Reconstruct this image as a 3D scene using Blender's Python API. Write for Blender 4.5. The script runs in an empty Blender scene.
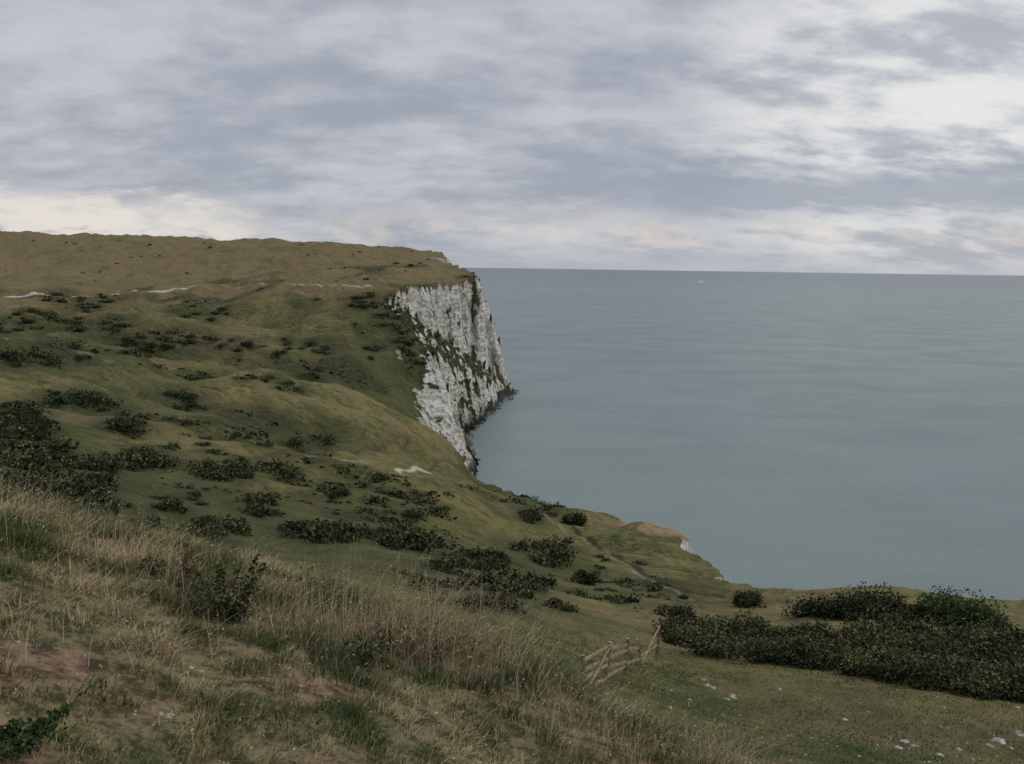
import bpy, bmesh, math, numpy as np
from mathutils import Matrix, Vector
rng=np.random.default_rng(7)
sc=bpy.context.scene
sc.view_settings.view_transform='Standard'; sc.view_settings.look='None'; sc.view_settings.exposure=0
# ---------------- camera model ----------------
CZ=100.0; F=804.0; P=math.radians(8.1); RO=math.radians(0.83)
fw=np.array([0,math.cos(P),-math.sin(P)]); u0=np.array([0,math.sin(P),math.cos(P)]); r0=np.array([1.,0,0])
rt=math.cos(RO)*r0+math.sin(RO)*u0; up=-math.sin(RO)*r0+math.cos(RO)*u0
def ray(u,v): return fw+rt*((u-512)/F)+up*(-(v-382)/F)
cam=bpy.data.cameras.new("camera"); co=bpy.data.objects.new("camera",cam); sc.collection.objects.link(co)
cam.lens=F/1024*36; cam.sensor_width=36; cam.clip_start=0.1; cam.clip_end=300000
M=Matrix(((rt[0],up[0],-fw[0],0),(rt[1],up[1],-fw[1],0),(rt[2],up[2],-fw[2],CZ),(0,0,0,1)))
co.matrix_world=M; sc.camera=co
# ---------------- noise ----------------
perm=np.random.default_rng(3).permutation(256); perm=np.concatenate([perm,perm])
ga=np.random.default_rng(4).uniform(0,2*np.pi,256); gx,gy=np.cos(ga),np.sin(ga)
def pn(x,y):
    xi=np.floor(x).astype(np.int64); yi=np.floor(y).astype(np.int64); fx=x-xi; fy=y-yi
    def g(a,b):
        h=perm[(perm[(xi+a)&255]+((yi+b)&255))]; return gx[h]*(fx-a)+gy[h]*(fy-b)
    su=fx*fx*fx*(fx*(fx*6-15)+10); sv=fy*fy*fy*(fy*(fy*6-15)+10)
    a=g(0,0)*(1-su)+g(1,0)*su; b=g(0,1)*(1-su)+g(1,1)*su
    return (a*(1-sv)+b*sv)*1.5
def fbm(x,y,o=4):
    s=0;a=1.0
    for i in range(o):
        s=s+a*pn(x+i*17.3,y-i*9.1); a*=.5; x=x*2.03; y=y*2.03
    return s
def sst(a,b,x):
    t=np.clip((x-a)/(b-a),0,1); return t*t*(3-2*t)
# ---------------- terrain control profile ----------------
cols={
-350:[(14,520),(30,480),(50,455),(80,430),(150,370),(210,320),(300,325),(400,300),(600,275),(1100,225),(1600,230),(4000,250)],
0:[(7,500),(14,570),(30,530),(50,500),(80,474),(110,445),(150,400),(190,362),(220,333),(300,350),(400,318),(600,290),(850,262),(1100,235),(1600,240),(4000,255)],
130:[(7,535),(14,590),(30,555),(50,530),(80,500),(110,467),(150,425),(190,386),(235,353),(300,372),(380,337),(500,308),(650,288),(850,265),(1100,238),(1600,245),(4000,258)],
260:[(7,572),(14,615),(30,585),(50,560),(80,525),(110,490),(150,455),(200,415),(262,376),(320,398),(400,352),(470,322),(560,290),(800,265),(1050,243),(1600,250),(4000,262)],
350:[(7,600),(14,640),(30,602),(50,575),(80,540),(110,510),(150,477),(200,440),(280,391),(330,408),(400,355),(470,312),(520,288),(560,284),(720,265),(1000,246),(1600,254),(4000,264)],
430:[(7,628),(14,665),(30,628),(50,598),(80,560),(110,526),(140,495),(178,468),(205,478),(240,460),(290,430),(345,440),(378,436),(402,382),(430,362),(460,335),(520,289),(580,284),(700,268),(900,254),(1600,262),(4000,265)],
455:[(290,452),(345,462),(378,456),(402,400),(430,375)],
470:[(80,572),(140,515),(178,490),(220,489),(285,481),(330,478),(372,468),(410,420),(450,370),(500,315),(540,290),(600,284)],
512:[(7,655),(14,700),(30,652),(45,612),(70,580),(110,550),(160,522),(220,502),(285,487),(330,478),(420,440),(520,340),(600,284),(700,266),(900,262),(1600,266)],
600:[(6.5,705),(14,745),(25,690),(40,648),(70,602),(110,567),(160,538),(210,516),(260,500),(400,480)],
655:[(70,608),(110,575),(150,550),(185,529),(205,524)],
700:[(6,760),(12,790),(20,745),(30,698),(45,655),(70,617),(100,588),(125,570),(150,560),(300,530)],
850:[(10,850),(20,770),(30,712),(45,663),(65,627),(90,592),(120,585),(250,550)],
1024:[(10,900),(20,790),(30,722),(45,668),(60,634),(78,613),(110,600),(250,560)],
1350:[(10,960),(20,850),(30,780),(45,715),(60,670),(90,635),(200,590)],
}
pts=[]
for u,l in cols.items():
    for D,v in l:
        d=ray(u,v); k=D/d[1]; x,y,dz=d*k; r=math.hypot(x,y); pts.append((math.atan2(x,y),math.log(r),dz/r))
def plane(x,y):
    return -(1.7+0.32*x+0.24*y)-0.012*np.maximum(0,x*x*0.5+0.0*y)*(x>0)
for az in (-.75,-.4,0,.3,.6,.85):
    for r in (3.5,5.5):
        x,y=r*math.sin(az),r*math.cos(az); pts.append((az,math.log(r),float(plane(x,y))/r))
for az in (-.6,-.2,.2,.7): pts.append((az,math.log(7000),0.0 if az<0 else -.015))
pts=np.array(pts); AS=3.0
Xc=np.c_[pts[:,0]*AS,pts[:,1]]
def phi(d2): return 0.5*d2*np.log(d2+1e-12)
n=len(Xc); d2=((Xc[:,None]-Xc[None])**2).sum(2)
A=np.zeros((n+3,n+3)); A[:n,:n]=phi(d2)+np.eye(n)*1e-3; A[:n,n]=1; A[:n,n+1:]=Xc; A[n,:n]=1; A[n+1:,:n]=Xc.T
w=np.linalg.solve(A,np.r_[pts[:,2],0,0,0])
NA,NR=260,420; azt=np.linspace(-.85,.85,NA); lrt=np.linspace(math.log(2.5),math.log(7000),NR)
G=np.stack(np.meshgrid(azt*AS,lrt,indexing='ij'),-1).reshape(-1,2)
T=np.zeros(len(G))
for i in range(0,len(G),20000):
    g=G[i:i+20000]; T[i:i+20000]=phi(((g[:,None]-Xc[None])**2).sum(2))@w[:n]+w[n]+g@w[n+1:]
T=T.reshape(NA,NR)
def lookup(az,lr):
    a=np.clip((az-azt[0])/(azt[1]-azt[0]),0,NA-1.001); b=np.clip((lr-lrt[0])/(lrt[1]-lrt[0]),0,NR-1.001)
    i=a.astype(int); j=b.astype(int); fa=a-i; fb=b-j
    return (T[i,j]*(1-fa)+T[i+1,j]*fa)*(1-fb)+(T[i,j+1]*(1-fa)+T[i+1,j+1]*fa)*fb
# coast: x,y,slope,ledge,z1
coast=np.array([(1500,-3000,2,0,30),(500,-500,2,0,30),(240,-60,2,0,30),(120,60,2.3,0,30),(65,101,2.5,0,30),(52,112,2.5,0,30),(53,130,2.5,0,30),(51,160,2.5,0,30),(56,182,2.5,0,30),(54,205,2.5,0,30),(38,226,2.5,0,30),(17,263,2.5,0,30),
(-12,335,2.2,0,34),(-18,368,2.0,2,38),(-20,405,2.0,8,50),(-26,440,2.2,20,53),(-27,484,2.6,40,44),(-15,553,2.8,40,26),(-9,600,3.0,22,15),(-1,640,3.2,3,10),(-6,672,3.2,0,10),(-35,760,3,0,30),(-45,900,3,0,30),(-90,1200,3,0,30),(-250,2000,3,0,30),(-900,6500,3,0,30)],float)
polyc=np.vstack([coast[:,:2],[(-20000,9000),(-20000,-20000),(1500,-20000)]])
clen=np.r_[0,np.cumsum(np.hypot(*np.diff(coast[:,:2],axis=0).T))]
def coastdist(x,y):
    best=np.full(x.shape,1e18); al=np.zeros(x.shape); par=[np.zeros(x.shape) for _ in range(3)]
    for i in range(len(coast)-1):
        ax,ay=coast[i,:2]; bx,by=coast[i+1,:2]; dx,dy=bx-ax,by-ay
        t=np.clip(((x-ax)*dx+(y-ay)*dy)/(dx*dx+dy*dy),0,1)
        q=(x-ax-t*dx)**2+(y-ay-t*dy)**2; m=q<best
        best=np.where(m,q,best); al=np.where(m,clen[i]+t*(clen[i+1]-clen[i]),al)
        for k in range(3): par[k]=np.where(m,coast[i,2+k]+t*(coast[i+1,2+k]-coast[i,2+k]),par[k])
    ins=np.zeros(x.shape,bool); m=len(polyc)
    for i in range(m):
        ax,ay=polyc[i]; bx,by=polyc[(i+1)%m]
        if ay==by: continue
        c=((ay>y)!=(by>y))&(x<(bx-ax)*(y-ay)/(by-ay)+ax); ins^=c
    return np.where(ins,1,-1)*np.sqrt(best),al,par[0],par[1],par[2]
def height(x,y,full=False):
    x=np.asarray(x,float); y=np.asarray(y,float)
    r=np.hypot(x,y)+1e-6; az=np.arctan2(x,y); t=lookup(az,np.log(np.maximum(r,2.5)))
    back=sst(.95,2.8,np.abs(az)); t=t*(1-back)+(-.01)*back
    k=sst(3.2,5.5,r)
    zl=(1-k)*plane(x,y)+k*r*t+CZ
    edge=1-.6*sst(200,330,y)*sst(-120,-60,x)
    zl=zl+(fbm(x/58,y/58,3)-.6*np.abs(pn(x/38+9,y/50)))*np.clip((r-25)*0.022,0,5.0)*edge+fbm(x/15+5,y/15,3)*np.clip(r*0.009,0,1.5)*edge
    zl=zl+fbm(x/.9,y/.9,3)*.035*np.clip(r/3,0.3,1)+pn(x/2.7,y/2.7)*.05*np.clip(r/4,0,1)
    s,al,sl,le,z1=coastdist(x,y)
    big=sst(300,420,y)
    s2=s+(fbm(x/24,y/24,3)*4.5+np.abs(pn(al/9.0,s*.03))*2.4+fbm(x/6,y/6,4)*2.8+fbm(al/3.3,s*.05,2)*.9)*(.25+.75*big)
    z1=z1+5*pn(al/25,al*0+.5)+3*pn(al/8,al*0+.5); s1=z1/sl
    rise=le*.85
    pr=np.where(s2<s1,s2*sl, z1+(s2-s1)*(rise/np.maximum(le,.01)))
    pr=np.where(s2<s1+le,pr,z1+rise+(s2-s1-le)*3.6)
    pr=np.where(s2<0,np.maximum(s2*.8,-6),pr)
    z=np.minimum(zl,pr)
    if full: return z,zl-pr,s2,r,az
    return z
lr_m=np.exp(np.arange(math.log(1.2),math.log(3500),.01))
def hit(u,v):
    d=ray(u,v); h=math.hypot(d[0],d[1]); d=d/h
    X=d[0]*lr_m; Y=d[1]*lr_m; Z=CZ+d[2]*lr_m; Hh=height(X,Y); k=np.argmax(Z<Hh)
    if not (Z<Hh).any(): k=len(lr_m)-1
    a=lr_m[max(k-1,0)]; b=lr_m[k]
    rr=np.linspace(a,b,12); k=np.argmax(CZ+d[2]*rr<height(d[0]*rr,d[1]*rr)); rr=rr[k]
    return np.array([d[0]*rr,d[1]*rr,float(height(d[0]*rr,d[1]*rr))]),rr
# ---------------- mesh helper ----------------
def mk(name,V,Fc,mat=None,attrs={},smooth=False,link=True):
    me=bpy.data.meshes.new(name); V=np.asarray(V,np.float32); Fc=np.asarray(Fc,np.int32); k=Fc.shape[1]
    me.vertices.add(len(V)); me.vertices.foreach_set('co',V.ravel())
    me.loops.add(Fc.size); me.loops.foreach_set('vertex_index',Fc.ravel())
    me.polygons.add(len(Fc)); me.polygons.foreach_set('loop_start',np.arange(len(Fc),dtype=np.int32)*k)
    try: me.polygons.foreach_set('loop_total',np.full(len(Fc),k,np.int32))
    except Exception: pass
    for a,val in attrs.items():
        at=me.attributes.new(a,'FLOAT','POINT'); at.data.foreach_set('value',np.asarray(val,np.float32).ravel())
    me.update(calc_edges=True)
    me.polygons.foreach_set('use_smooth',np.full(len(Fc),smooth))
    if mat: me.materials.append(mat)
    ob=bpy.data.objects.new(name,me)
    if link: sc.collection.objects.link(ob)
    return ob
# ---------------- materials ----------------
class NT:
    def __init__(s,name,world=False):
        if world: s.nt=world.node_tree
        else:
            s.m=bpy.data.materials.new(name); s.m.use_nodes=True; s.nt=s.m.node_tree
        s.nt.nodes.clear()
    def n(s,t,**k):
        nd=s.nt.nodes.new(t)
        for a,b in k.items(): setattr(nd,a,b)
        return nd
    def l(s,a,b): s.nt.links.new(a,b)
    def setin(s,sock,v):
        if isinstance(v,bpy.types.NodeSocket): s.l(v,sock)
        elif isinstance(v,tuple) and len(v)==3 and sock.type=='RGBA': sock.default_value=(*v,1)
        else: sock.default_value=v
    def math(s,op,a,b=0.0,c=None,clamp=False):
        nd=s.n('ShaderNodeMath',operation=op); nd.use_clamp=clamp; s.setin(nd.inputs[0],a); s.setin(nd.inputs[1],b)
        if c is not None: s.setin(nd.inputs[2],c)
        return nd.outputs[0]
    def mix(s,f,a,b,mode='MIX'):
        nd=s.n('ShaderNodeMix',data_type='RGBA',blend_type=mode); s.setin(nd.inputs[0],f); s.setin(nd.inputs[6],a); s.setin(nd.inputs[7],b); return nd.outputs[2]
    def noise(s,vec,scale,detail=4,rough=.55,dist=0):
        nd=s.n('ShaderNodeTexNoise'); s.l(vec,nd.inputs['Vector']); nd.inputs['Scale'].default_value=scale; nd.inputs['Detail'].default_value=detail; nd.inputs['Roughness'].default_value=rough; nd.inputs['Distortion'].default_value=dist; return nd.outputs[0]
    def rng(s,v,a,b,c=0.0,d=1.0):
        nd=s.n('ShaderNodeMapRange'); nd.interpolation_type='SMOOTHSTEP'; s.setin(nd.inputs[0],v); nd.inputs[1].default_value=a; nd.inputs[2].default_value=b; nd.inputs[3].default_value=c; nd.inputs[4].default_value=d; return nd.outputs[0]
    def attr(s,a): nd=s.n('ShaderNodeAttribute',attribute_name=a); return nd.outputs['Fac']
    def mapping(s,vec,sc_=(1,1,1),rot=(0,0,0)):
        nd=s.n('ShaderNodeMapping'); s.l(vec,nd.inputs[0]); nd.inputs['Scale'].default_value=sc_; nd.inputs['Rotation'].default_value=rot; return nd.outputs[0]
def bsdf_out(t,col,rough=.9,bump=None,bs=.5,bd=.1,spec=.2,trans=0):
    b=t.n('ShaderNodeBsdfPrincipled'); t.setin(b.inputs['Base Color'],col); t.setin(b.inputs['Roughness'],rough); b.inputs['Specular IOR Level'].default_value=spec
    if bump is not None:
        bp=t.n('ShaderNodeBump'); bp.inputs['Strength'].default_value=bs; bp.inputs['Distance'].default_value=bd; t.l(bump,bp.inputs['Height']); t.l(bp.outputs[0],b.inputs['Normal'])
    o=t.n('ShaderNodeOutputMaterial'); sh=b.outputs[0]
    if trans>0:
        tr=t.n('ShaderNodeBsdfTranslucent'); t.setin(tr.inputs[0],col); mx=t.n('ShaderNodeMixShader'); mx.inputs[0].default_value=trans; t.l(sh,mx.inputs[1]); t.l(tr.outputs[0],mx.inputs[2]); sh=mx.outputs[0]
    t.l(sh,o.inputs[0]); return b
# terrain
t=NT('hillside_grass'); geo=t.n('ShaderNodeNewGeometry'); pos=geo.outputs['Position']
nl=t.noise(pos,.012,2,.6); nm=t.noise(pos,.06,4,.70,.4); ns=t.noise(pos,.45,4,.72); nf=t.noise(pos,6,4,.75)
col=t.mix(t.rng(nl,.35,.65),(.078,.084,.025),(.132,.117,.042))
col=t.mix(t.attr('crest'),col,(.165,.142,.055))
col=t.mix(t.math('MULTIPLY',t.rng(nm,.46,.60),.75),col,(.046,.056,.019))
col=t.mix(t.math('MULTIPLY',t.rng(ns,.45,.66),.68),col,(.170,.136,.066))
col=t.mix(t.math('MULTIPLY',t.rng(ns,.50,.36),.6),col,(.034,.043,.016))
dry=t.math('MULTIPLY',t.attr('dry'),t.rng(nm,.30,.58,.25,1.0))
col=t.mix(dry,col,(.155,.115,.060))
col=t.mix(t.math('MULTIPLY',t.attr('hollow'),t.rng(nm,.3,.6,.45,1)),col,(.038,.048,.018))  # hollows darker green, with relief shade painted into the albedo
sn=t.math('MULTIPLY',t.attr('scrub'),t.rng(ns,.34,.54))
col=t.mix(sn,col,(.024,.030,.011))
col=t.mix(t.math('MULTIPLY',t.attr('brown'),t.rng(ns,.3,.55,.5,1)),col,(.25,.165,.085))
soil=t.mix(t.rng(nf,.35,.65),(.060,.036,.023),(.185,.125,.082))
litter=t.mix(t.rng(nf,.35,.65),(.038,.043,.018),(.16,.130,.072))
nr=t.attr('near')
col=t.mix(t.math('MULTIPLY',nr,.9),col,litter)
col=t.mix(t.math('MULTIPLY',t.attr('soil'),t.rng(ns,.3,.5,.5,1)),col,soil)
col=t.mix(t.math('MULTIPLY',t.rng(nf,.5,.36),.5),col,(.02,.021,.010))
pth=t.math('MULTIPLY',t.attr('path'),t.rng(ns,.3,.5,.6,1))
col=t.mix(pth,col,(.42,.40,.34))
trk_shade=t.attr('track_terrace_shade'); col=t.mix(trk_shade,col,(.028,.028,.014))  # dark ditch track plus painted terrace shading
# chalk cliff
c2=t.noise(pos,.42,5,.80); c1=t.noise(t.mapping(pos,(1,1,.3)),.11,4,.7,.6); c3=t.noise(t.mapping(pos,(.15,.15,1.0)),.5,3,.6)
ch=t.mix(t.rng(c1,.34,.58),(.33,.315,.265),(.72,.70,.63))
ch=t.mix(t.math('MULTIPLY',t.rng(c2,.48,.61),.82),ch,(.13,.122,.090))
ch=t.mix(t.math('MULTIPLY',t.rng(c3,.50,.60),.45),ch,(.19,.172,.128))
sep=t.n('ShaderNodeSeparateXYZ'); t.l(geo.outputs['Normal'],sep.inputs[0])
sp=t.n('ShaderNodeSeparateXYZ'); t.l(pos,sp.inputs[0])
spur=t.attr('spur')
nzc=t.math('ADD',t.math('ADD',sep.outputs[2],t.math('MULTIPLY',t.math('SUBTRACT',c2,.5),.8)),t.math('MULTIPLY',t.rng(c1,.53,.38),.34))
nzc=t.math('SUBTRACT',nzc,t.math('MULTIPLY',spur,.36))
steep=t.rng(nzc,.56,.68,1,0)
clf=t.math('MAXIMUM',t.rng(t.attr('cliff'),.2,1.5),spur)
cm=t.math('MULTIPLY',steep,clf)
veg=t.mix(t.rng(c2,.4,.6),(.022,.030,.011),(.065,.068,.027))
col=t.mix(t.math('MULTIPLY',t.rng(t.attr('cliff'),2,6),.85),col,veg)
col=t.mix(cm,col,ch)
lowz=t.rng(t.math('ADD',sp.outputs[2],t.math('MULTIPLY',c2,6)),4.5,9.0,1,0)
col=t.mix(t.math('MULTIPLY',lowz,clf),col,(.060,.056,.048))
col=t.mix(t.math('MULTIPLY',t.attr('cave_base_shade'),clf),col,(.016,.015,.014))  # cave mouth and waterline shadow painted near-black, no opening modelled
hb=t.math('ADD',t.math('MULTIPLY',nf,.05),t.math('ADD',t.math('ADD',t.math('MULTIPLY',ns,.5),t.math('MULTIPLY',t.math('MULTIPLY',nm,6.5),t.math('SUBTRACT',1.0,nr))),t.math('MULTIPLY',t.math('MULTIPLY',c2,3.5),clf)))
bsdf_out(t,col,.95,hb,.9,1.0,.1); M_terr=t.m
def leafmat(name,cA,cB,cC,trans=.25,rough=.7):
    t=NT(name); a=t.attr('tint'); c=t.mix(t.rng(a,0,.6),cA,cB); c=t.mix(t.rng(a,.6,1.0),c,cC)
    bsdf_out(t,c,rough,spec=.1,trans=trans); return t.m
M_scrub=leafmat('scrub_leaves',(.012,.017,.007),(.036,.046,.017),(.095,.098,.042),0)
M_gorse=leafmat('gorse_leaves',(.013,.018,.008),(.046,.050,.020),(.13,.115,.052),0)
M_green=leafmat('bright_leaves',(.012,.022,.008),(.04,.065,.02),(.09,.12,.038),.15)
M_grass=leafmat('grass_blades',(.038,.064,.017),(.118,.114,.043),(.42,.33,.195),.25,.6)
M_dry=leafmat('dry_stalks',(.085,.062,.034),(.26,.20,.115),(.54,.45,.29),.25,.7)
t=NT('weathered_wood'); g=t.n('ShaderNodeNewGeometry').outputs['Position']; c=t.mix(t.rng(t.noise(g,4,5,.7),.3,.7),(.10,.078,.05),(.34,.27,.18)); bsdf_out(t,c,.9,t.noise(g,30,3),.5,.02); M_wood=t.m
t=NT('chalk_rock'); g=t.n('ShaderNodeNewGeometry').outputs['Position']; c=t.mix(t.rng(t.noise(g,3,5,.7),.35,.65),(.12,.11,.09),(.36,.345,.30)); bsdf_out(t,c,.95,t.noise(g,9,5),.6,.05); M_rock=t.m
t=NT('wet_rock'); g=t.n('ShaderNodeNewGeometry').outputs['Position']; c=t.mix(t.rng(t.noise(g,.4,5,.7),.35,.65),(.035,.035,.03),(.15,.15,.13)); bsdf_out(t,c,.8,t.noise(g,1,5),.6,.3); M_wet=t.m
t=NT('ship_white_paint'); g=t.n('ShaderNodeNewGeometry').outputs['Position']; c=t.mix(t.noise(g,.2,3),(.72,.73,.75),(.82,.82,.82)); bsdf_out(t,c,.5); M_ship=t.m
# sea
t=NT('sea_water'); pos=t.n('ShaderNodeNewGeometry').outputs['Position']
s=t.n('ShaderNodeSeparateXYZ'); t.l(pos,s.inputs[0])
big=t.noise(t.mapping(pos,(.0009,.0018,1),(0,0,.35)),1.0,3,.5,.4)
med=t.noise(t.mapping(pos,(.010,.016,1),(0,0,.5)),1.0,4,.6,.3)
c=t.mix(t.rng(big,.3,.7),(.086,.114,.118),(.106,.136,.137))
c=t.mix(t.math('MULTIPLY',t.math('MULTIPLY',t.rng(s.outputs[0],330,-50),t.rng(s.outputs[1],1600,200)),.85),c,(.137,.178,.168))
c=t.mix(t.rng(s.outputs[1],1800,12000),c,(.056,.088,.100))
c=t.mix(t.math('MULTIPLY',t.rng(med,.42,.66),.16),c,(.05,.070,.075))
w=t.math('ADD',t.noise(t.mapping(pos,(.18,.34,1),(0,0,.3)),1.0,5,.68),t.math('MULTIPLY',t.noise(t.mapping(pos,(.8,1.4,1),(0,0,-.2)),1.0,2,.6),.2))
b=bsdf_out(t,c,t.rng(med,.3,.7,.31,.37),w,.55,1.0,.38); M_sea=t.m
# ---------------- scrub regions (survey -> ground) ----------------
regs=[(80,298,34,9,16,18),(60,312,44,8,12,16),(95,322,34,9,12,22),(160,338,36,10,26,24),(25,357,30,8,10,26),(311,371,16,5,5,18),(362,298,18,10,14,16),(388,316,16,12,16,17),(402,338,12,12,10,16),(420,352,12,12,8,14),(95,402,18,9,7,22),(130,420,20,10,7,22),
(150,458,26,9,14,28),(245,470,56,8,24,28),(205,466,26,6,6,22),(85,470,34,12,14,28),(25,440,36,28,30,32),(45,482,50,12,24,32),(330,491,15,6,5,20),(130,526,20,7,8,30),(212,526,20,8,9,32),(320,530,42,9,22,34),(400,540,34,11,14,32),(470,562,34,14,14,32),(508,478,16,6,14,15),(530,489,20,5,14,15),(560,501,22,4,12,15),(528,513,8,5,5,18),(540,550,24,12,10,30),(520,584,24,10,9,32),(556,604,8,4,2,16),(485,600,28,10,8,28),(195,372,12,6,4,16),(170,395,18,7,6,20),(255,376,14,4,6,13),(310,438,18,7,6,20),(190,405,14,6,4,18),(60,395,16,7,6,20),(375,350,12,7,5,12),(290,385,14,6,4,14),(100,508,34,8,9,26),(180,498,34,8,8,20),(270,504,34,8,8,20),(20,412,30,9,9,24),(205,312,36,9,8,13),(240,337,50,12,12,13),(420,503,44,12,8,16),(370,478,22,6,5,15),(300,347,40,9,9,13),(10,325,30,7,8,18),(230,442,66,16,9,14),(60,350,50,8,8,16),(600,560,50,14,5,12),(640,590,50,14,5,12)]
cl=[]
for u,v,ru,rv,nn,spx in regs:
    for i in range(nn):
        th=rng.uniform(0,6.28); q=math.sqrt(rng.random()); p,r=hit(u+ru*q*math.cos(th),v+rv*q*math.sin(th)+3)
        if r<20: continue
        cl.append((p[0],p[1],p[2],spx*r/F*rng.uniform(.4,1.35),r))
# ---------------- terrain mesh ----------------
azd=np.radians(np.arange(-37,39.01,.1)); azl=np.radians(np.arange(-180,-37,3.)); azr=np.radians(np.arange(41,180,3.))
AZ=np.r_[azl,azd,azr]; RR=np.r_[.05,np.exp(np.r_[np.arange(math.log(.5),math.log(370),.0095),np.arange(math.log(370),math.log(700),.0045),np.arange(math.log(700),math.log(7000),.012)])]
a2,r2=np.meshgrid(AZ,RR,indexing='ij'); X=r2*np.sin(a2); Y=r2*np.cos(a2)
sh=X.shape; Z,cf,s2,rr_,az_=height(X.ravel(),Y.ravel(),True)
x=X.ravel(); y=Y.ravel(); nA,nR=sh
idx=np.arange(nA*nR).reshape(sh); nx=np.roll(idx,-1,axis=0)
Q=np.stack([idx[:,:-1],idx[:,1:],nx[:,1:],nx[:,:-1]],-1).reshape(-1,4)[:, ::-1]
keep=(s2[Q]>-40).any(1); Q=Q[keep]
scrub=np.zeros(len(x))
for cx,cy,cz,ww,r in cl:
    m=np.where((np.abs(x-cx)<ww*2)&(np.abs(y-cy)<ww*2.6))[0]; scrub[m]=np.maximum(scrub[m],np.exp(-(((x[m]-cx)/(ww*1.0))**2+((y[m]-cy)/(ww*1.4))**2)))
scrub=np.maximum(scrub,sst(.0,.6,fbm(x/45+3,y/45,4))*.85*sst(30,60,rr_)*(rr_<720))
dry=np.clip(sst(430,620,rr_)*.9*(az_<.05)+fbm(x/90,y/90+8,3)*.6+.12+.5*fbm(x/20,y/20,3)+.6*np.clip(fbm(x/7,y/7,3),0,1)*(rr_<120),0,1)
soil=sst(.05,.5,fbm(x/1.6,y/1.6,3)+.2-.1*rr_*.3)*(1-sst(5,10,rr_))
brown=sst(1,4,x-28+fbm(x/8,y/8,2)*4)*sst(162,174,y)*(1-sst(215,225,y))
nzs=fbm(x/9,y/9,3)*4
spur=sst(-49,-43,x+nzs)*sst(376,382,y+nzs)*(1-sst(440,460,y+nzs))*(s2>-2)
ru_=np.array([-350,0,130,260,350,430,512]); rD=np.array([210,222,238,266,284,310,345]); ra_=np.array([math.atan2(*(ray(u,370)[:2])) for u in ru_])
rrid=np.interp(az_,ra_,rD); wob=fbm(x/30,y/30,2)*14
crest=sst(-75,-15,rr_-rrid+wob)*(1-sst(0,14,rr_-rrid+wob))*(az_<.0)*.8
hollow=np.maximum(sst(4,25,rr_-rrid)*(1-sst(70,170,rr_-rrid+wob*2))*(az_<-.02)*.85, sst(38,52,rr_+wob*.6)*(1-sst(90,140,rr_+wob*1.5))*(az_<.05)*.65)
hollow=np.maximum(hollow,sst(.05,.6,-fbm(x/58,y/58,3))*.7*sst(30,60,rr_)*(1-sst(500,650,rr_)))  # low ground darkened by colour where soft light shows little relief
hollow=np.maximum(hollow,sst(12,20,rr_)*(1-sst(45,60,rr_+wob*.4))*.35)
cave_base_shade=(1-sst(402,414,y))*sst(390,397,y)*(1-sst(9,13,Z))+.8*(1-sst(5,9,Z))*sst(372,384,y)*(1-sst(500,560,y))  # mask for the painted cave darkness and low shadow band
cave_base_shade=np.clip(cave_base_shade,0,1)
def strip(pts_uv,wm):
    out=np.zeros(len(x)); P3=[hit(u,v)[0] for u,v in pts_uv]
    wv=fbm(x/6,y/6,2)*wm*.5
    for a,b in zip(P3[:-1],P3[1:]):
        dx,dy=b[0]-a[0],b[1]-a[1]; tt=np.clip(((x-a[0])*dx+(y-a[1])*dy)/(dx*dx+dy*dy+1e-9),0,1)
        q=np.hypot(x-a[0]-tt*dx,y-a[1]-tt*dy)+wv; out=np.maximum(out,1-sst(wm*.5,wm,q))
    return out
path=np.maximum.reduce([strip([(8,297),(25,296),(42,294)],2.6),strip([(118,294),(150,292),(185,289)],2.2),strip([(185,289),(200,285),(260,283),(330,285),(370,286)],1.4)*.5,strip([(398,470),(414,468),(430,473)],1.0)*.8,strip([(118,294),(80,297),(42,294)],1.2)*.65,strip([(0,338),(130,362),(260,384)],.8)*.15,strip([(400,255),(430,257),(445,262)],3)*.45,strip([(398,350),(400,358)],1.4)*.5,strip([(300,460),(360,462),(400,470)],.8)*.2,strip([(500,486),(545,514),(592,544),(640,576),(690,600)],.4)*.2])
track_terrace_shade=np.maximum.reduce([strip([(490,482),(540,508),(590,538),(640,570),(690,592),(720,596)],1.0)*.9,strip([(430,470),(500,482)],.9)*.5,strip([(410,440),(330,455),(260,462)],1.0)*.5,strip([(300,430),(420,440)],1.0)*.35])  # main ditch track first; fainter strips are terrace shading painted as dark lines
near=1-sst(7,13,rr_)
terr=mk('coastal_hillside_terrain',np.c_[x,y,Z],Q,M_terr,{'cliff':cf,'scrub':scrub,'dry':dry,'soil':soil,'path':path,'track_terrace_shade':track_terrace_shade,'near':near,'crest':crest,'hollow':hollow,'cave_base_shade':cave_base_shade,'brown':brown,'spur':spur},True)
S=120000
mk('sea',[(-S,-S,0),(S,-S,0),(S,S,0),(-S,S,0)],[(0,1,2,3)],M_sea)
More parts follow.
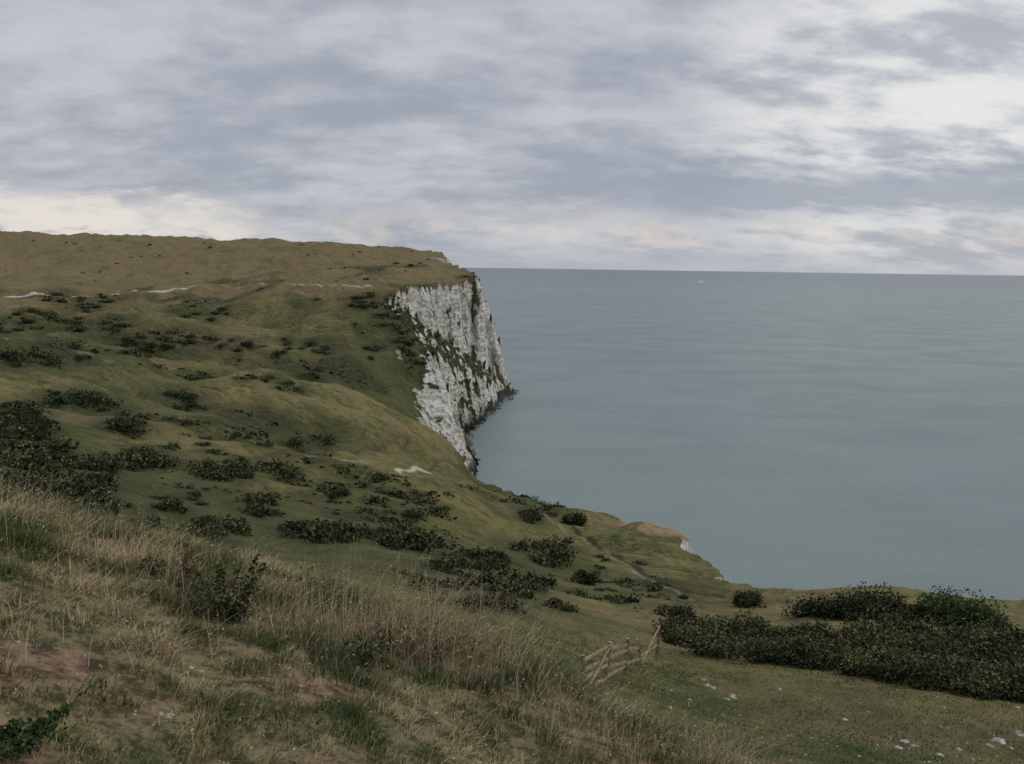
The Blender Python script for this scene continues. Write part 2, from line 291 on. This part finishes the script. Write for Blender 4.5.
# ---------------- leaf cloud builder ----------------
def cards(Pp,size,asp=.6):
    n=len(Pp); a=rng.normal(size=(n,3)); a/=np.linalg.norm(a,axis=1,keepdims=True)
    b=rng.normal(size=(n,3)); b-=a*(a*b).sum(1,keepdims=True); b/=np.linalg.norm(b,axis=1,keepdims=True)
    sz=(np.asarray(size)*rng.uniform(.6,1.4,n))[:,None]
    V=np.stack([Pp-a*sz, Pp-b*sz*asp, Pp+a*sz, Pp+b*sz*asp],1)
    return V.reshape(-1,3)
class Acc:
    def __init__(s): s.V=[];s.T=[]
    def add(s,V,T): s.V.append(V); s.T.append(np.repeat(T,4))
    def build(s,name,mat):
        V=np.concatenate(s.V); T=np.concatenate(s.T); return mk(name,V,np.arange(len(V)).reshape(-1,4),mat,{'tint':T})
def bush(acc,c,rx,ry,rz,n,leaf,dark=0.0,sub=7):
    c=np.array(c); 
    th=rng.uniform(0,2*np.pi,sub); rad=np.sqrt(rng.uniform(0,1,sub))*.62
    cc=np.c_[np.cos(th)*rad*rx,np.sin(th)*rad*ry,rng.uniform(.2,.62,sub)*rz*(1-.4*rad)]
    cr=rng.uniform(.28,.55,sub)
    k=rng.integers(0,sub,n); d=rng.normal(size=(n,3)); d/=np.linalg.norm(d,axis=1,keepdims=True)
    rho=rng.uniform(.25,1,n)**.4*(1+np.clip(.12*rng.normal(size=n),-.3,.16))
    p=cc[k]+d*(cr[k]*rho)[:,None]*np.array([rx,ry,rz*.9])
    p[:,2]=np.abs(p[:,2])
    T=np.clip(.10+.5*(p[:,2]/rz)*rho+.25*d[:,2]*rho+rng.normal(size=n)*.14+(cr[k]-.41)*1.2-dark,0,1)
    acc.add(cards(p+c,leaf),T)
acc=Acc()
for cx,cy,cz,s,r in cl:
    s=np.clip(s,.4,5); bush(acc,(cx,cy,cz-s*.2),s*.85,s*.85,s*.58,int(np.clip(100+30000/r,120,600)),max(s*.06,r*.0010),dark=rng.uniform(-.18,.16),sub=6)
N=9000; aa=rng.uniform(-.62,.2,N); ra=np.exp(rng.uniform(math.log(45),math.log(1200),N)); bx=ra*np.sin(aa); by=ra*np.cos(aa)
zz,cfv,s2v,_,_=height(bx,by,True); den=fbm(bx/45+3,by/45,4)+.3*fbm(bx/12,by/12,2)
rr2=np.interp(aa,ra_,rD); den=den+.16*((ra-rr2>15)&(ra-rr2<150))-.35*((ra-rr2<5)&(ra-rr2>-70))
for i in range(N):
    if cfv[i]>-1 or s2v[i]<5: continue
    if bx[i]>-50 and 372<by[i]<450: continue
    if den[i]<(.36 if ra[i]<650 else .62)+rng.uniform(-.12,.25): continue
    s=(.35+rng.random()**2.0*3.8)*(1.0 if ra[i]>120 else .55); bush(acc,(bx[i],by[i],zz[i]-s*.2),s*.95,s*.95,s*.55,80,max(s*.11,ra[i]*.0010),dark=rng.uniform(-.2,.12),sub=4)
N=1300; bx=rng.uniform(-90,0,N); by=rng.uniform(430,640,N); zz,cfv,s2v,_,_=height(bx,by,True); z2=height(bx+1.5,by)
for i in range(N):
    if cfv[i]>1 and s2v[i]>6 and abs(z2[i]-zz[i])<2.3:
        s=rng.uniform(.8,2.4); bush(acc,(bx[i],by[i],zz[i]-s*.3),s,s,s*.6,80,s*.14,dark=.0,sub=4)
for u,v in [(33,239),(66,241),(74,242),(303,243),(300,243),(120,239),(396,262),(412,264),(420,262),(380,268),(360,250),(428,258),(150,243),(210,246)]:
    p,r=hit(u,v+2); s=rng.uniform(2.5,4); bush(acc,(p[0],p[1],p[2]-.3),s,s,s*.6,110,s*.13,dark=.05)
acc.build('scrub_bushes',M_scrub)
def sector_row(acc,uvs,size_px,n,leafpx,dark=0.,hs=.62):
    for (u,v) in uvs:
        p,r=hit(u,v)
        if r>130: continue
        s=size_px*r/F*.5*rng.uniform(.6,1.35); bush(acc,(p[0],p[1],p[2]-s*.15),s*1.3,s*1.1,s*hs*2*.8*rng.uniform(.75,1.25),n,leafpx*r/F,dark+rng.uniform(-.2,.16),sub=9)
acc=Acc(); uvs=[]
for u in np.arange(680,1070,13):
    k=(u-680)/344.; vt=638+k*12; vb=648+k*50
    for v in np.linspace(vt,vb,3 if u<850 else 5): uvs.append((u+rng.uniform(-9,9),v+rng.uniform(-5,5)))
sector_row(acc,uvs,46,1300,1.5,-.02,.70)
acc.build('gorse_thicket',M_gorse)
acc=Acc(); sector_row(acc,[(812,615),(835,616),(850,617),(868,617),(885,617),(905,618),(845,618),(882,620),(920,620),(860,615),(895,616)],46,1600,1.4,.03,.76); acc.build('hawthorn_thicket',M_scrub)
acc=Acc(); sector_row(acc,[(940,622),(958,622),(975,624),(955,625),(985,626)],48,1900,1.4,-.08,.76); acc.build('blackthorn_bush',M_green)
for (u,v,s) in [(675,618,36),(748,606,30),(574,524,24),(557,608,20),(585,584,26)]:
    acc=Acc(); p,r=hit(u,v); s=s*r/F*.5; bush(acc,(p[0],p[1],p[2]-s*.15),s*1.3,s*1.1,s*1.4,1700,1.3*r/F,.03,9); acc.build('hawthorn_bush',M_scrub)
# ---------------- grass ----------------
tips=[]
def blades(px,py,L,W,tint,lean,segs=2,zoff=0.0,winddir=(.5,.1),heads=False):
    n=len(px); pz=height(px,py)-.01+zoff; th=rng.uniform(0,2*np.pi,n); d=np.c_[np.cos(th),np.sin(th)]
    ld=np.c_[np.cos(th+1.3),np.sin(th+1.3)]*lean[:,None]+np.array(winddir)*(lean*.8)[:,None]
    V=[];K=segs+1
    for k in range(K):
        f=k/segs; cx=px+ld[:,0]*L*f**1.8; cy=py+ld[:,1]*L*f**1.8; cz=pz+L*f*(1-.25*lean*f); w=W*(1-f*.85)*.5
        V.append(np.c_[cx-d[:,0]*w,cy-d[:,1]*w,cz]); V.append(np.c_[cx+d[:,0]*w,cy+d[:,1]*w,cz])
    if heads:
        m=rng.random(n)<heads; a=(V[-1]+V[-2])[m]/2; b_=(V[-3]+V[-4])[m]/2; tips.append((a,b_))
    V=np.stack(V,1).reshape(-1,3); base=np.arange(n)[:,None]*(2*K); F_=[]
    for k in range(segs): F_.append(base+np.array([[2*k,2*k+1,2*k+3,2*k+2]]))
    F_=np.stack(F_,1).reshape(-1,4); return V,F_,np.repeat(tint,2*K)
def sector(n,a0,a1,ra,rb,pw=2.0):
    a=rng.uniform(a0,a1,n); r=(rng.uniform(ra**pw,rb**pw,n))**(1/pw); return r*np.sin(a),r*np.cos(a),r,a
def soilf(x,y,r): return sst(.05,.5,fbm(x/1.6,y/1.6,3)+.2-.1*r*.3)*(1-sst(5,10,r))
Vs=[];Fs=[];Ts=[];off=0
def addb(b):
    global off
    Vs.append(b[0]);Fs.append(b[1]+off);Ts.append(b[2]);off+=len(b[0])
px,py,r,a=sector(210000,-.72,.72,1.9,10,1.6)
so=soilf(px,py,r); tuft=fbm(px/.3+3,py/.3,2); m=rng.uniform(0,1,len(px))>np.clip(so*.9+.28-tuft*1.1,0,.95); px,py,r,a,tuft=px[m],py[m],r[m],a[m],tuft[m]; n=len(px)
gp=fbm(px/.9+7,py/.9,3)
straw=np.clip(.33+1.15*gp+.22*(a<-.25)*sst(3.5,5.5,r)+rng.normal(size=n)*.24,0,1)
L=(.02+.035*rng.uniform(0,1,n)+.10*sst(4.5,7,r)*rng.uniform(0,1,n)+.08*np.clip(tuft,0,1)+.05*np.clip(-gp,0,1))
addb(blades(px,py,L,.0038+.0008*r,straw,rng.uniform(.2,1.3,n)))
px,py,r,a=sector(45000,-.72,.75,9,45,1.1); n=len(px)
addb(blades(px,py,rng.uniform(.05,.15,n),.0012*r+.004,np.clip(.28+.8*fbm(px/5+7,py/5,3)+rng.normal(size=n)*.11,0,.8),rng.uniform(.3,1,n)))
mk('hillside_grass',np.concatenate(Vs),np.concatenate(Fs),M_grass,{'tint':np.concatenate(Ts)})
Vs=[];Fs=[];Ts=[];off=0
def clump(u,v,rad,n,h0,h1,t0=.2,t1=1.0,w=.0042,lean=(.1,.9)):
    p,r=hit(u,v); px=p[0]+rng.normal(size=n)*rad; py=p[1]+rng.normal(size=n)*rad*.8
    L=h0+(h1-h0)*rng.random(n)**1.3; addb(blades(px,py,L,w,rng.uniform(t0,t1,n),rng.uniform(*lean,n),4,heads=.45))
clump_list=[(350,640,.35,240,.15,.45),(400,650,.4,380,.2,.66),(440,650,.4,380,.2,.70),(480,660,.35,220,.2,.6),(520,685,.3,130,.15,.42),(560,712,.3,110,.1,.3),(300,625,.35,150,.12,.35),(250,600,.3,110,.12,.34),(60,520,.5,200,.1,.32),(20,510,.5,180,.1,.36),(110,540,.5,140,.1,.28),(630,745,.3,150,.1,.32),(670,762,.25,150,.15,.40),(720,778,.25,150,.2,.45),(590,728,.25,90,.1,.25),(520,730,.35,150,.1,.32),(690,765,.3,40,.3,.55),(420,640,.35,90,.5,.85),(30,520,.3,30,.35,.5),(190,600,.4,60,.2,.42),(270,700,.5,60,.12,.3),(100,620,.6,80,.12,.3)]
for c_ in clump_list: clump(*c_)
px,py,r,a=sector(3600,-.7,.45,2.6,9,1.8); n=len(px); addb(blades(px,py,rng.uniform(.08,.32,n)*(.4+.6*sst(3,6,r)),.0032,rng.uniform(.3,1,n),rng.uniform(.1,1.0,n),4,heads=.3))
mk('tall_dry_grass',np.concatenate(Vs),np.concatenate(Fs),M_dry,{'tint':np.concatenate(Ts)})
acc=Acc(); ta=np.concatenate([q[0] for q in tips]); tb=np.concatenate([q[1] for q in tips])
for k in range(5):
    f=k/5*.55; acc.add(cards(ta*(1-f)+tb*f+rng.normal(size=ta.shape)*.003,.009,.35),rng.uniform(.35,1,len(ta)))
acc.build('grass_seed_heads',M_dry)
acc=Acc()
for u,v,s in [(400,655,.26),(430,650,.30),(465,658,.24),(370,645,.18)]:
    p,r=hit(u,v); bush(acc,(p[0],p[1],p[2]-.02),s*1.5,s,s*1.0,900,.011,sub=9)
acc.build('dead_bracken',leafmat('dead_bracken_leaves',(.03,.024,.013),(.095,.07,.038),(.25,.19,.11)))
def weed(name,u,v,h,wd,n,mat,leaf=.02):
    p,r=hit(u,v); acc=Acc()
    for k in range(9):
        th=rng.uniform(0,6.28); rr=wd*rng.uniform(0,.5); hh=h*rng.uniform(.55,1)
        f=rng.uniform(.05,1,n//9); q=np.c_[p[0]+np.cos(th)*rr*(.4+f)+rng.normal(size=len(f))*.035*(1.3-f),p[1]+np.sin(th)*rr*(.4+f)+rng.normal(size=len(f))*.035*(1.3-f),p[2]+hh*f]
        acc.add(cards(q,leaf,asp=.45),np.clip(.1+.5*f+rng.normal(size=len(f))*.2,0,1))
    acc.build(name,mat)
weed('elder_sapling',228,622,.42,.40,1500,M_scrub,.014)
M_dock=leafmat('dock_seed',(.03,.016,.009),(.075,.04,.024),(.13,.08,.05))
weed('dock_plant',189,595,.40,.05,460,M_dock,.010)
weed('dock_plant',236,560,.28,.08,260,M_dock,.010)
weed('nettle_patch',12,742,.10,.4,1300,M_green,.013)
weed('nettle_patch',150,572,.12,.3,500,M_green,.013)
weed('nettle_patch',365,660,.16,.3,600,M_green,.013)
# ---------------- chalk stones ----------------
def rockmesh(c,s,acc_):
    bm=bmesh.new(); bmesh.ops.create_icosphere(bm,subdivisions=2,radius=1)
    sx,sy,sz=rng.uniform(.7,1.3,3)*s*np.array([1,1,.5])
    o=rng.uniform(0,50); V=np.array([v.co[:] for v in bm.verts]); Fc=np.array([[v.index for v in f.verts] for f in bm.faces]); bm.free()
    k=1+.5*pn(V[:,0]*1.6+o,V[:,1]*1.6+V[:,2]*2+o); V=V*k[:,None]*np.array([sx,sy,sz])+np.array(c)
    acc_.append((V,Fc))
def rocks(name,L,mat):
    Vv=[];Ff=[];o=0
    for V,Fc in L: Vv.append(V);Ff.append(Fc+o);o+=len(V)
    mk(name,np.concatenate(Vv),np.concatenate(Ff),mat)
RL=[]
for u,v,s in [(708,686,5),(714,689,4),(733,698,6),(727,700,4),(704,680,3),(905,742,5),(913,746,5),(898,748,4),(890,738,3),(1000,742,5),(990,746,4),(1010,748,4),(1020,735,5),(940,756,4),(960,750,3),(190,668,4),(200,671,3),(168,716,5),(160,714,3),(322,658,4),(300,686,3),(738,580,6),(730,581,7),(745,582,5),(725,580,5),(750,582,4),(718,579,4),(670,708,3),(780,690,3),(845,720,3),(690,700,2)]:
    p,r=hit(u,v)
    if r>200: continue
    ss=s*r/F; rockmesh((p[0],p[1],p[2]-ss*.15),ss,RL)
for i in range(110):
    u=rng.uniform(640,1024); v=rng.uniform(690,764) if rng.random()<.6 else rng.uniform(735,764); p,r=hit(u,v); rockmesh((p[0],p[1],p[2]),rng.uniform(.5,1.6)*r/F,RL)
for i in range(110):
    u=rng.uniform(0,560); v=rng.uniform(640,764); p,r=hit(u,v); rockmesh((p[0],p[1],p[2]),rng.uniform(.8,2.0)*r/F,RL)
rocks('chalk_stones',RL,M_rock)
RL=[]
ks=[tuple(c[:2]) for c in coast[14:21]]
for i in range(380):
    k=rng.integers(0,len(ks)-1); f=rng.random(); a_=np.array(ks[k]); b_=np.array(ks[k+1]); q=a_+(b_-a_)*f; d=rng.normal()*2+1+(5 if (k>=4) else 0)*rng.random()**2
    rockmesh((q[0]+d,q[1]+rng.normal()*2,rng.uniform(-.3,.4)),rng.uniform(.4,1.4),RL)
rocks('shore_boulders',RL,M_wet)
# ---------------- fence ----------------
def beam(a,b,w,h):
    a=np.array(a);b=np.array(b); d=b-a; d/=np.linalg.norm(d); s=np.cross(d,[0,0,1.]); 
    if np.linalg.norm(s)<.2: s=np.cross(d,[0,1.,0])
    s/=np.linalg.norm(s); q=np.cross(s,d); V=[]
    for e,k in ((a,1),(a*.5+b*.5+rng.normal(size=3)*.01,.95),(b,.85)):
        for i,j in ((-1,-1),(1,-1),(1,1),(-1,1)): V.append(e+s*i*w*k/2+q*j*h*k/2)
    Fc=[(3,2,1,0),(8,9,10,11)]
    for o in (0,4):
        for i in range(4): Fc.append((o+i,o+(i+1)%4,o+4+(i+1)%4,o+4+i))
    return np.array(V),np.array(Fc)
FL=[]; fp=[]
for u,D in [(586,23.5),(605,26.5),(624,30.5),(641,35),(655,39.5)]:
    d=ray(u,672); X_,Y_=d[0]/d[1]*D,D; fp.append(np.array([X_,Y_,float(height(X_,Y_))]))
hts=[1.25,1.5,1.55,1.3,1.9]; lean=[(-.12,0),(.16,.1),(.1,0),(-.2,.1),(.12,0)]; tops=[]
for i,(p,h) in enumerate(zip(fp,hts)):
    tp=p+np.array([lean[i][0],lean[i][1],h]); tops.append(tp); FL.append(beam(p-np.array([0,0,.3]),tp,.13,.13))
for i in range(4):
    ks_=[.35,.75] if i==2 else ([.4] if i==3 else [.18,.42,.66,.90])
    for k in ks_:
        a_=fp[i]+(tops[i]-fp[i])*k; b_=fp[i+1]+(tops[i+1]-fp[i+1])*(k+rng.normal()*.05); FL.append(beam(a_-np.array([0,.09,0]),b_-np.array([0,.09,0]),.04,.11))
FL.append(beam(fp[0]+np.array([0,-.15,.1]),tops[1]+np.array([0.05,-.15,0]),.04,.09))
FL.append(beam(fp[3]+np.array([-.1,-.15,0]),tops[4]+np.array([0,-.15,.1]),.05,.1))
rocks('wooden_fence',FL,M_wood)
# ---------------- ship ----------------
def box(x0,x1,y0,y1,z0,z1,tp=0.0):
    V=np.array([(x0,y0,z0),(x1,y0,z0),(x1,y1,z0),(x0,y1,z0),(x0-tp,y0,z1),(x1+tp,y0,z1),(x1+tp,y1,z1),(x0-tp,y1,z1)],float)
    return V,np.array([(0,3,2,1),(4,5,6,7),(0,1,5,4),(1,2,6,5),(2,3,7,6),(3,0,4,7)])
d=ray(701,284); k=-CZ/d[2]; sx,sy=d[0]*k,d[1]*k
hull=[]
for z_,e in ((-1,.86),(3,.94),(7,1.0)):
    for xx,ww in ((-26,.8),(-10,1),(12,1),(22,.7),(30,.05)): hull+= [(xx*e,-6*ww*e,z_),(xx*e,6*ww*e,z_)]
Fh=[]
for l in (0,1):
    for i in range(4):
        a=l*10+i*2; Fh+=[(a,a+2,a+12,a+10),(a+3,a+1,a+11,a+13)]
    a=l*10; Fh+=[(a+1,a,a+10,a+11),(a+8,a+9,a+19,a+18)]
for i in range(4): a=20+i*2; Fh.append((a,a+2,a+3,a+1))
parts=[(np.array(hull,float),np.array(Fh)),box(-22,14,-5,5,7.003,14),box(-18,10,-4.5,4.5,14.003,20.5),box(0,8,-4.2,4.2,20.503,25.5),box(-12,-8,-1.6,1.6,20.503,29,-.4),box(4,4.5,-.25,.25,25.503,34)]
parts=[(V*np.array([1.1,1.1,1.1])+np.array([sx,sy,0]),F_) for V,F_ in parts]
rocks('ferry_ship',parts,M_ship)
# ---------------- world ----------------
wd=bpy.data.worlds.new("World"); sc.world=wd; wd.use_nodes=True; t=NT('w',wd)
gen=t.n('ShaderNodeTexCoord').outputs['Generated']; s=t.n('ShaderNodeSeparateXYZ'); t.l(gen,s.inputs[0]); zc=t.math('MAXIMUM',s.outputs[2],0.0)
den=t.math('ADD',zc,.30); cx=t.math('DIVIDE',s.outputs[0],den); cy=t.math('DIVIDE',s.outputs[1],den)
cmb=t.n('ShaderNodeCombineXYZ'); t.l(cx,cmb.inputs[0]); t.l(cy,cmb.inputs[1]); cv=cmb.outputs[0]
n1=t.noise(t.mapping(cv,(1.4,2.3,1),(0,0,.10)),1.0,5,.48,.1); n2=t.noise(t.mapping(cv,(6.0,9.5,1),(0,0,-.1)),1.0,6,.60,.1)
f=t.math('ADD',t.math('MULTIPLY',n1,.66),t.math('MULTIPLY',n2,.34))
c=t.mix(t.rng(f,.38,.63),(.350,.380,.448),(.570,.585,.62))
vm=t.n('ShaderNodeVectorMath',operation='DOT_PRODUCT'); t.l(gen,vm.inputs[0]); a_=math.radians(27); e_=math.radians(11.5)
vm.inputs[1].default_value=(math.sin(a_)*math.cos(e_),math.cos(a_)*math.cos(e_),math.sin(e_))
gl=t.rng(vm.outputs['Value'],.952,1.0); c=t.mix(t.math('MULTIPLY',gl,t.rng(f,.40,.55,.2,1.0)),c,(.82,.82,.81))
edg=t.math('ADD',zc,t.math('MULTIPLY',t.math('SUBTRACT',n2,.5),.07))
c=t.mix(t.math('MULTIPLY',t.rng(edg,.050,.08),t.math('MULTIPLY',t.rng(edg,.095,.14,.85,0),t.rng(s.outputs[0],.08,.25))),c,(.325,.36,.435))
band=t.math('MULTIPLY',t.rng(edg,.018,.032),t.rng(edg,.042,.075,1,0))
nb=t.noise(t.mapping(gen,(9,9,24)),1.0,5,.6,.2)
left=t.rng(s.outputs[0],-.27,-.34,.45,1.0)
c=t.mix(t.math('MULTIPLY',t.math('MULTIPLY',band,t.rng(nb,.44,.60)),left),c,(.80,.70,.62))
lx=t.math('ADD',s.outputs[0],t.math('MULTIPLY',t.math('SUBTRACT',nb,.5),.18))
c=t.mix(t.math('MULTIPLY',t.math('MULTIPLY',t.math('MULTIPLY',t.rng(edg,.02,.035),t.rng(edg,.055,.085,1,0)),t.rng(lx,-.26,-.38,0,.95)),t.rng(nb,.36,.55,.5,1)),c,(.80,.75,.70))
c=t.mix(t.rng(zc,.0,.035,.6,0),c,(.45,.475,.53))
zen=t.rng(zc,.32,.9,1.0,2.2)
nish=t.n('ShaderNodeTexSky',sky_type='NISHITA'); nish.sun_disc=False; nish.sun_elevation=math.radians(36); nish.sun_rotation=math.radians(75)
b1=t.n('ShaderNodeBackground'); t.l(nish.outputs[0],b1.inputs[0]); b1.inputs[1].default_value=.08
b2=t.n('ShaderNodeBackground'); t.l(c,b2.inputs[0]); t.l(zen,b2.inputs[1])
mx=t.n('ShaderNodeMixShader'); mx.inputs[0].default_value=.94; t.l(b1.outputs[0],mx.inputs[1]); t.l(b2.outputs[0],mx.inputs[2])
o=t.n('ShaderNodeOutputWorld'); t.l(mx.outputs[0],o.inputs[0])
sl=bpy.data.lights.new('sun','SUN'); sl.energy=1.5; sl.angle=math.radians(10); sl.color=(1,.95,.87); so_=bpy.data.objects.new('sun',sl); sc.collection.objects.link(so_)
az=math.radians(75); el=math.radians(36); dv=Vector((math.sin(az)*math.cos(el),math.cos(az)*math.cos(el),math.sin(el))); so_.rotation_euler=dv.to_track_quat('Z','Y').to_euler()
